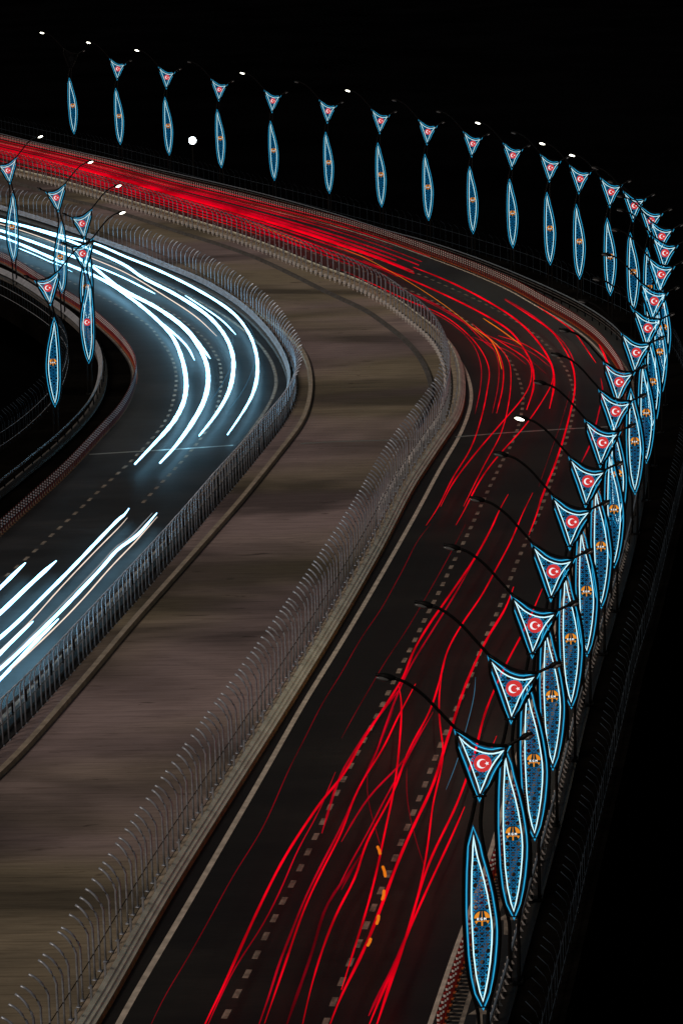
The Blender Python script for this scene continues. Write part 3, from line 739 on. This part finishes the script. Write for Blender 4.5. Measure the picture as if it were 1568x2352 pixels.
def trail(pts, rad, m, label, z=RZ, name=None, group=None, taper=0):
    P = smooth(resample(spline([at(u, v, z) for u, v in pts]), step=.9), 3)
    mb = MB(); n = len(P); rr = [random.uniform(.88, 1.12) for _ in range(n)]
    rad *= .78 if m in ('r1', 'r2') else ((.82 if P[0].y < 125 else 1.0) if m == 'w' else .8)
    mb.tube(P, lambda q: rad * max(.55, min(1, 1.45 - P[min(n - 1, int(q * (n - 1)))].y / 300)) * rr[min(n - 1, int(q * (n - 1)))] * min(1, .35 + 6 * q, .35 + 6 * (1 - q)), 6)
    white = m in ('w', 'w2', 'g'); nm = name or ('headlight_trail' if white else 'indicator_trail' if m == 'o' else 'tail_light_trail')
    o = mb.build(nm, RM[m]); 
    tag(o, label, 'light trail', group or ('white headlight streaks on the left road' if white else 'red tail light streaks on the right road')); return o
c4 = lambda P: [(784 + x / 2, 588 + y / 2) for x, y in P]
c6 = lambda P: [(784 + x / 2, 1176 + y / 2) for x, y in P]
c8 = lambda P: [(784 + x / 2, 1764 + y / 2) for x, y in P]
c7 = lambda P: [(x / 2, 1764 + y / 2) for x, y in P]
c5 = lambda P: [(x / 2, 1176 + y / 2) for x, y in P]
c3 = lambda P: [(x / 2, 588 + y / 2) for x, y in P]
T_ = trail
T_(c7([(640, 1300), (760, 1040), (830, 930), (960, 700), (1080, 480), (1200, 290), (1330, 0)]) + c5([(1400, 1040), (1480, 880), (1568, 740)]) + c6([(90, 580), (180, 450), (230, 360), (290, 250), (350, 130), (410, 55)]), .022, 'r3', 'thin dark red streak nearest the white solid lane line in the near half')
T_(c7([(900, 1280), (940, 1175), (1000, 1060), (1060, 930), (1110, 815), (1200, 620), (1290, 440), (1350, 340), (1440, 205), (1500, 120), (1568, 50)]) + c6([(90, 1060), (170, 940), (240, 830), (285, 760), (325, 650), (400, 520), (470, 420), (560, 290), (620, 200), (700, 50), (720, 0)]) + c4([(765, 1095)]), .062, 'r1', 'bright thick red streak crossing the left lane dashes twice from bottom to bend')
T_(c7([(930, 1240), (985, 1110), (1100, 880), (1180, 770), (1290, 560), (1370, 370), (1450, 230), (1540, 20)]), .032, 'r2', 'thin red streak just right of the thickest one at bottom centre')
T_(c7([(1150, 1300), (1190, 1175), (1240, 1040), (1280, 900), (1330, 780), (1400, 600), (1500, 400), (1568, 270)]) + c8([(70, 110), (130, 0)]) + c6([(170, 1080), (210, 960), (260, 830), (310, 720), (420, 540), (520, 380), (610, 220)]), .05, 'r2', 'red streak starting at bottom centre right of the left lane dashes')
T_(c7([(1215, 1175), (1265, 1030), (1310, 900), (1400, 640), (1500, 430), (1568, 300)]) + c8([(60, 130), (120, 20)]) + c6([(190, 1090), (250, 960), (340, 790)]), .045, 'r1', 'second bright red streak from the bottom centre, ending at the left arm lamp')
T_(c7([(1310, 1200), (1380, 1000), (1440, 830), (1500, 620), (1560, 540)]) + c8([(40, 480), (90, 400)]), .06, 'r3', 'broad dim red streak in the middle lane at the bottom')
T_(c7([(1385, 1200), (1430, 1000), (1500, 780), (1568, 620)]) + c8([(60, 520), (110, 350), (170, 240), (240, 110)]) + c6([(290, 1140), (330, 1050), (400, 930), (460, 740), (480, 650), (550, 520), (640, 390), (700, 280), (780, 130), (830, 10)]) + c4([(878, 1088)]), .05, 'r1', 'bright red streak up the middle lane passing under two lamp arms')
T_(c6([(262, 795), (274, 850), (275, 950), (266, 1060), (262, 1120)]) + c8([(235, 130), (200, 290), (165, 460), (130, 600), (95, 720), (50, 860), (0, 1020)]), .045, 'r1', 'red streak dropping straight down from the left arm lamp of the nearest post')
T_(c6([(462, 735), (447, 860), (455, 1010), (470, 1100)]) + c8([(440, 80), (420, 160), (400, 330), (375, 480), (300, 780), (250, 900), (200, 1050), (165, 1175), (140, 1240)]), .04, 'r1', 'red streak bending down beside the nearest triangle panel')
T_(c8([(-60, 1200), (0, 1040), (60, 930), (140, 750), (200, 590), (260, 430), (330, 270), (420, 80)]) + c6([(480, 1060), (515, 960), (560, 820), (620, 680), (680, 560), (750, 450), (790, 345)]), .07, 'r1', 'thickest red streak following the right lane dashes in the near half')
T_(c8([(120, 1200), (180, 1050), (240, 920), (330, 700), (420, 500), (500, 330), (565, 180)]), .05, 'r1', 'bright red streak left of the nearest leaf panel, second from the row of posts')
T_(c8([(150, 1220), (290, 800), (400, 440), (520, 190), (570, 60)]) + c6([(620, 1080), (650, 950), (700, 820), (770, 670), (840, 540), (925, 345)]), .055, 'r1', 'bright red streak closest to the lamp posts in the near half')
T_(c8([(125, 1140), (185, 1010), (235, 930), (300, 760)]), .06, 'r2', 'short broad red streak at the bottom left of the nearest leaf panel')
T_(c6([(690, 1082), (712, 1030)]), .05, 'r1', 'very short red streak just right of the nearest triangle panel top')
T_(c8([(0, 560), (40, 480), (88, 400)]), .05, 'r3', 'short dim red streak above the bottom middle lane')
T_(c8([(-90, 300), (0, 20)]) + c6([(60, 1100), (130, 990), (200, 900), (268, 812)]), .06, 'r2', 'red streak slanting down left from the lamp arm of the nearest post')
T_(c8([(-20, 560), (40, 440), (120, 300), (190, 160), (280, 0)]) + c6([(340, 1060), (420, 920)]), .04, 'r2', 'red streak in the middle lane level with the nearest triangle panel')
T_(c8([(0, 340), (80, 200), (160, 90), (260, 0)]) + c6([(330, 1080), (380, 960)]), .045, 'r2', 'red streak crossing between two others left of the nearest post')
T_(c8([(120, 0), (118, 130), (150, 260), (185, 380)]), .02, 'r3', 'hair thin red streak swerving above the orange indicator flashes')
T_(c8([(300, 0), (300, 140), (340, 330), (390, 480)]), .02, 'r3', 'hair thin red streak curving left of the nearest leaf panel tip')
T_(c6([(0, 1040), (60, 930), (130, 810), (200, 690), (300, 540), (400, 370), (500, 190), (570, 55)]), .022, 'r3', 'thin dim red streak left of the left lane dashes by the third lamp arm')
T_(c6([(120, 1175), (170, 1080), (240, 900)]), .03, 'r3', 'short thin red streak beside the left lane dashes by the nearest arm')
T_(c6([(525, 60), (560, 0)]) + c4([(600, 1095), (655, 1000), (730, 905), (830, 795), (925, 660), (970, 570), (960, 490), (900, 440), (820, 395), (720, 365)]), .05, 'r1', 'red streak sweeping from the left dashes outward round the bend')
T_(c4([(455, 1150), (510, 1045), (620, 900), (740, 760), (840, 640), (872, 560), (858, 480), (780, 425), (700, 375)]), .05, 'r1', 'bright red streak swinging left out of the bend past the lit street lamp')
T_(c6([(860, 105), (900, 0)]) + c4([(915, 1120), (990, 930), (1045, 740), (1072, 600), (1060, 500), (1020, 420), (960, 340), (860, 270), (750, 200)]), .075, 'r1', 'broad bright red streak beside the right lane dashes through the bend')
T_(c6([(388, 62)]) + c4([(440, 1160), (510, 1020), (590, 890), (640, 750), (668, 620), (678, 520), (640, 430), (560, 340), (450, 262), (300, 200), (150, 130), (0, 62)]), .05, 'r1', 'bright red streak hugging the inner lane all the way round the bend')
T_(c4([(613, 725), (638, 600), (640, 500), (600, 400), (500, 305), (350, 225), (200, 160)]), .035, 'r2', 'innermost thin red streak nearest the picket fence on the bend')
T_(c4([(692, 722), (718, 600), (722, 500), (700, 430), (600, 330), (400, 212), (200, 115)]), .035, 'r2', 'thin red streak ending mid-bend, left of a matching pair')
T_(c4([(712, 722), (740, 600), (740, 500), (692, 395), (600, 310)]), .05, 'r1', 'red streak ending mid-bend, right one of a matching pair')
T_(c4([(560, 1150), (655, 960), (730, 820), (765, 690), (778, 560), (768, 480), (735, 430), (650, 350)]), .04, 'r1', 'red streak along the left lane dashes at the bend')
T_(c4([(850, 705), (882, 600), (875, 500), (840, 430), (770, 340), (640, 260), (480, 180), (300, 100), (100, 20)]), .09, 'r1', 'broad red streak in the middle lane stopping below the bend')
T_(c4([(955, 700), (976, 590), (965, 500), (900, 390), (800, 290), (650, 195), (480, 110), (330, 50)]), .10, 'r1', 'broad red streak right of the middle lane stopping below the bend')
T_(c4([(1230, 530), (1210, 460), (1182, 405)]), .10, 'r1', 'short thick red streak at the outer edge of the bend')
T_(c4([(1168, 490), (1120, 420), (1060, 340), (980, 282), (900, 230)]), .06, 'r1', 'red streak near the outer barrier above the bend')
T_(c4([(1100, 950), (1140, 870), (1185, 700), (1200, 620), (1190, 560)]), .06, 'r2', 'dim broad red streak on the outermost lane of the bend')
T_(c4([(1075, 500), (1030, 410), (940, 320), (850, 255), (750, 195)]), .07, 'r2', 'red streak ending behind the third arm on the outer lane')
T_(c4([(905, 1060), (960, 900), (1010, 760), (1050, 620)]), .02, 'r3', 'thin dim red streak left of the broad one by the right dashes')
T_(c4([(700, 430), (640, 380), (560, 300), (440, 225), (300, 160)]), .06, 'r2', 'red streak under the orange one before the bend')
T_(c4([(960, 510), (850, 430), (760, 400), (640, 350), (540, 290)]), .035, 'r2', 'thin red streak cutting diagonally across the middle lane at the bend')
T_(c4([(850, 500), (760, 430), (700, 410), (600, 370)]), .03, 'r2', 'short thin red diagonal streak in the bend')
T_(c4([(940, 540), (860, 470), (800, 400), (690, 310)]), .03, 'r3', 'dim diagonal red streak right of the lit lamp above the bend')
# orange indicator streaks
T_(c4([(650, 285), (740, 345), (826, 410)]), .05, 'o', 'straight orange streak alone in the middle lane above the bend', z=.9)
T_(c4([(600, 325), (670, 372), (724, 416)]), .035, 'o', 'short orange streak, left of the forked pair', z=.9)
T_(c4([(686, 385), (715, 440), (736, 520)]), .045, 'o', 'orange streak curving down at the tip of the fork', z=.9)
T_([(775, 566), (830, 588), (895, 622), (960, 660), (1040, 715), (1110, 775)], .03, 'o', 'long thin orange streak inside the red mass on the far road', z=.95)
T_([(560, 507), (600, 520), (700, 560)], .03, 'o', 'faint orange streak near the far yellow lamp glare', z=.95)
mb = MB()
for (a, b) in (((166, 364), (177, 396)), ((190, 456), (201, 498)), ((195, 566), (188, 606)), ((170, 682), (162, 716)), ((133, 788), (121, 816))):
    P = [at(*c8([a])[0], .8), at(*c8([((a[0] + b[0]) / 2 + 2, (a[1] + b[1]) / 2)])[0], .8), at(*c8([b])[0], .8)]
    mb.tube(P, .055, 6)
tag(mb.build('indicator_trail', RM['o']), 'row of five orange indicator flashes beside the right lane dashes near the bottom', 'light trail')
T_(c6([(615, 760), (612, 830), (590, 930), (560, 1040), (530, 1150)]) + c8([(480, 100)]), .016, 'b', 'thin pale blue streak left of the two nearest triangle panels', name='light_trail', group='faint blue streaks')
# dense bundle on the far road: streaks at fixed shares of the carriageway width
A_ = resample(offset(rpick, -1.3), 400); B_ = resample(offset(dline, .5), 400)
def share(s, t):
    i = min(398, int(t * 399)); f = t * 399 - i; return A_[i].lerp(A_[i + 1], f).lerp(B_[i].lerp(B_[i + 1], f), s)
far = []
rnd = random.Random(3)
WH = ['inner lane', 'middle lane', 'outer lane']
N_FAR = 30
for k in range(N_FAR):
    s = .07 + .83 * (k + rnd.uniform(-.35, .35)) / N_FAR
    if .22 < s < .34 and k % 2: continue
    t1 = 1.0 if k % 3 else rnd.uniform(.78, .95); t0 = rnd.uniform(.50, .60) if k % 4 else rnd.uniform(.58, .72)
    wob = rnd.uniform(-.03, .03)
    P = []
    n = 60
    for j in range(n):
        t = t0 + (t1 - t0) * j / (n - 1); p = share(s + wob * math.sin(j * .09 + k), t); p.z = rnd.uniform(.6, .61) + .2 * (k % 3)
        P.append(p)
    P = smooth(P, 3)
    mid = math.exp(-((s - .42) / .26) ** 2)
    rad = (.035 + .08 * mid) * rnd.uniform(.6, 1.25)
    m = 'r1' if rnd.random() < .02 + .34 * mid else ('r2' if rnd.random() < .6 else 'r3')
    mb = MB(); mb.tube(P, lambda q: rad * (.45 + .55 * min(1, 5 * q)) * (1.1 - .72 * q) , 6)
    ordn = ORD[len(far)] if len(far) < 30 else 'outermost'
    far.append(tag(mb.build('tail_light_trail', RM[m]), ordn + ' red streak counted outward from the fence on the far road', 'light trail', 'red tail light streaks massed on the far road'))
# headlights
U = lambda a, b: [(x * .18307, 315.8 + y * .18307) for x, y in a] + c3(b)
WZ = .65
def W(P, r, m, lab): return trail(P, r, m, lab, z=WZ)
W([(-300, 470 - 60)] + U([(-700, 780), (0, 1020), (240, 1085), (490, 1150), (730, 1215), (1040, 1290), (1200, 1330), (1568, 1490)], [(700, 52), (900, 150), (1060, 252), (1135, 340), (1175, 440), (1182, 540), (1158, 640), (1100, 740), (1045, 820)]), .13, 'w', 'outermost long white streak, ending highest beside the guardrail')
W([(-300, 428)] + U([(-700, 860), (0, 1035), (240, 1090), (720, 1240), (1040, 1360), (1568, 1600)], [(650, 95), (800, 172), (950, 270), (1030, 360), (1068, 450), (1070, 540), (1048, 630), (990, 730), (915, 825)]), .16, 'w', 'second thick white streak from the outer side of the bend')
W(U([(-700, 900), (0, 1080), (230, 1150), (700, 1318), (1150, 1510), (1568, 1690)], [(760, 185), (900, 278), (995, 367)]), .07, 'w2', 'peach-tinged white streak ending early between two thick ones')
W(U([(-700, 980), (0, 1160), (230, 1240), (680, 1405), (1040, 1540)], [(560, 152), (720, 236), (840, 325), (910, 412), (950, 500), (955, 590), (935, 670), (880, 770), (800, 880), (735, 950)]), .17, 'w', 'third long white streak, second to reach past the steel joint')
W(U([(-700, 1060), (0, 1240), (230, 1325), (680, 1520), (1160, 1720), (1400, 1845)], [(600, 192), (700, 272), (785, 360), (822, 430), (848, 520), (855, 600), (840, 680), (790, 770), (700, 870), (620, 955)]), .16, 'w', 'innermost long white streak, crossing the steel joint farthest left')
W(U([(210, 1375), (440, 1470), (660, 1570), (780, 1612)], [(300, 32)][:0]), .05, 'w', 'short white streak behind the two left leaf panels')
W([(154, 618), (160, 621), (166, 624)], .05, 'w', 'tiny white dash right of the second left leaf panel')
W(c3([(893, 477), (860, 415), (800, 355), (720, 290), (640, 225)]), .09, 'w', 'short white streak forking off the innermost long one')
W(c3([(965, 470), (925, 415), (860, 335), (760, 255)]), .11, 'w', 'short thick white streak ending in a notch beside the third long one')
W(c3([(1083, 360), (1020, 295), (935, 235), (850, 180)]), .06, 'w', 'short white streak between the two outermost ones')
W(c3([(712, 172), (640, 135), (560, 95), (430, 40)]), .08, 'w', 'short white streak stopping level with the left dashes')
W(c3([(620, 182), (540, 135), (430, 88)]), .07, 'w', 'short white streak nearest the left lane dashes')
W(c3([(865, 600), (840, 500), (815, 430)]), .05, 'w', 'thin white sliver beside the innermost long streak at the bend')
for q, lab in (([(1070, 370), (1060, 500), (1000, 620), (920, 720)], 'faint blue arc between the third and fourth white streaks'), ([(1120, 280), (1170, 380), (1165, 500), (1120, 610), (1040, 720)], 'faint blue arc right of the fourth white streak')):
    trail(c3(q), .02, 'b', lab, z=.9, name='light_trail', group='faint blue streaks')
cz = lambda P: [(x * .18307, 1090.8 + y * .18307) for x, y in P]
W(cz([(-900, 2240), (-300, 1690), (0, 1420), (160, 1260), (318, 1105)]), .11, 'w', 'white streak at the left edge, ending highest on the dark road')
W(cz([(-900, 2560), (-300, 2010), (0, 1735), (350, 1400), (550, 1215), (705, 1080)]), .12, 'w', 'thick white streak second from the left edge')
W(cz([(-500, 2440), (-200, 2210), (220, 1850), (500, 1570), (900, 1170), (1250, 800), (1568, 480)]) + c5([(560, 30)]) + [(296, 1168)], .095, 'w', 'long white streak third from the left edge')
W(cz([(-500, 2640), (-100, 2300), (390, 1830), (700, 1480), (1000, 1160), (1300, 850), (1568, 580)]) + c5([(585, 26)]), .035, 'w2', 'thin peach streak just right of the third white one')
W(cz([(-400, 2760), (0, 2440), (600, 1870), (1000, 1460), (1300, 1140), (1568, 850)]) + c5([(590, 140), (720, 5)]), .095, 'w', 'long white streak fourth from the left edge')
W(cz([(-420, 2720), (0, 2400), (560, 1850), (960, 1440), (1270, 1110), (1530, 830)]) + c5([(560, 150), (700, 5)]), .05, 'g', 'grey ghost band on the left side of the fourth white streak')
W(cz([(-300, 2840), (200, 2380), (740, 1870), (1100, 1490), (1350, 1200), (1568, 970)]) + c5([(600, 160), (722, 22)]), .04, 'w2', 'thin peach streak nearest the picket fence')
W(c5([(-200, 900), (0, 650), (80, 570), (152, 503)]), .09, 'w', 'short thick white streak at the left edge below the long ones')
W(c5([(-200, 960), (0, 770), (140, 620), (268, 492)]), .09, 'w', 'short thick white streak low beside the picket fence')
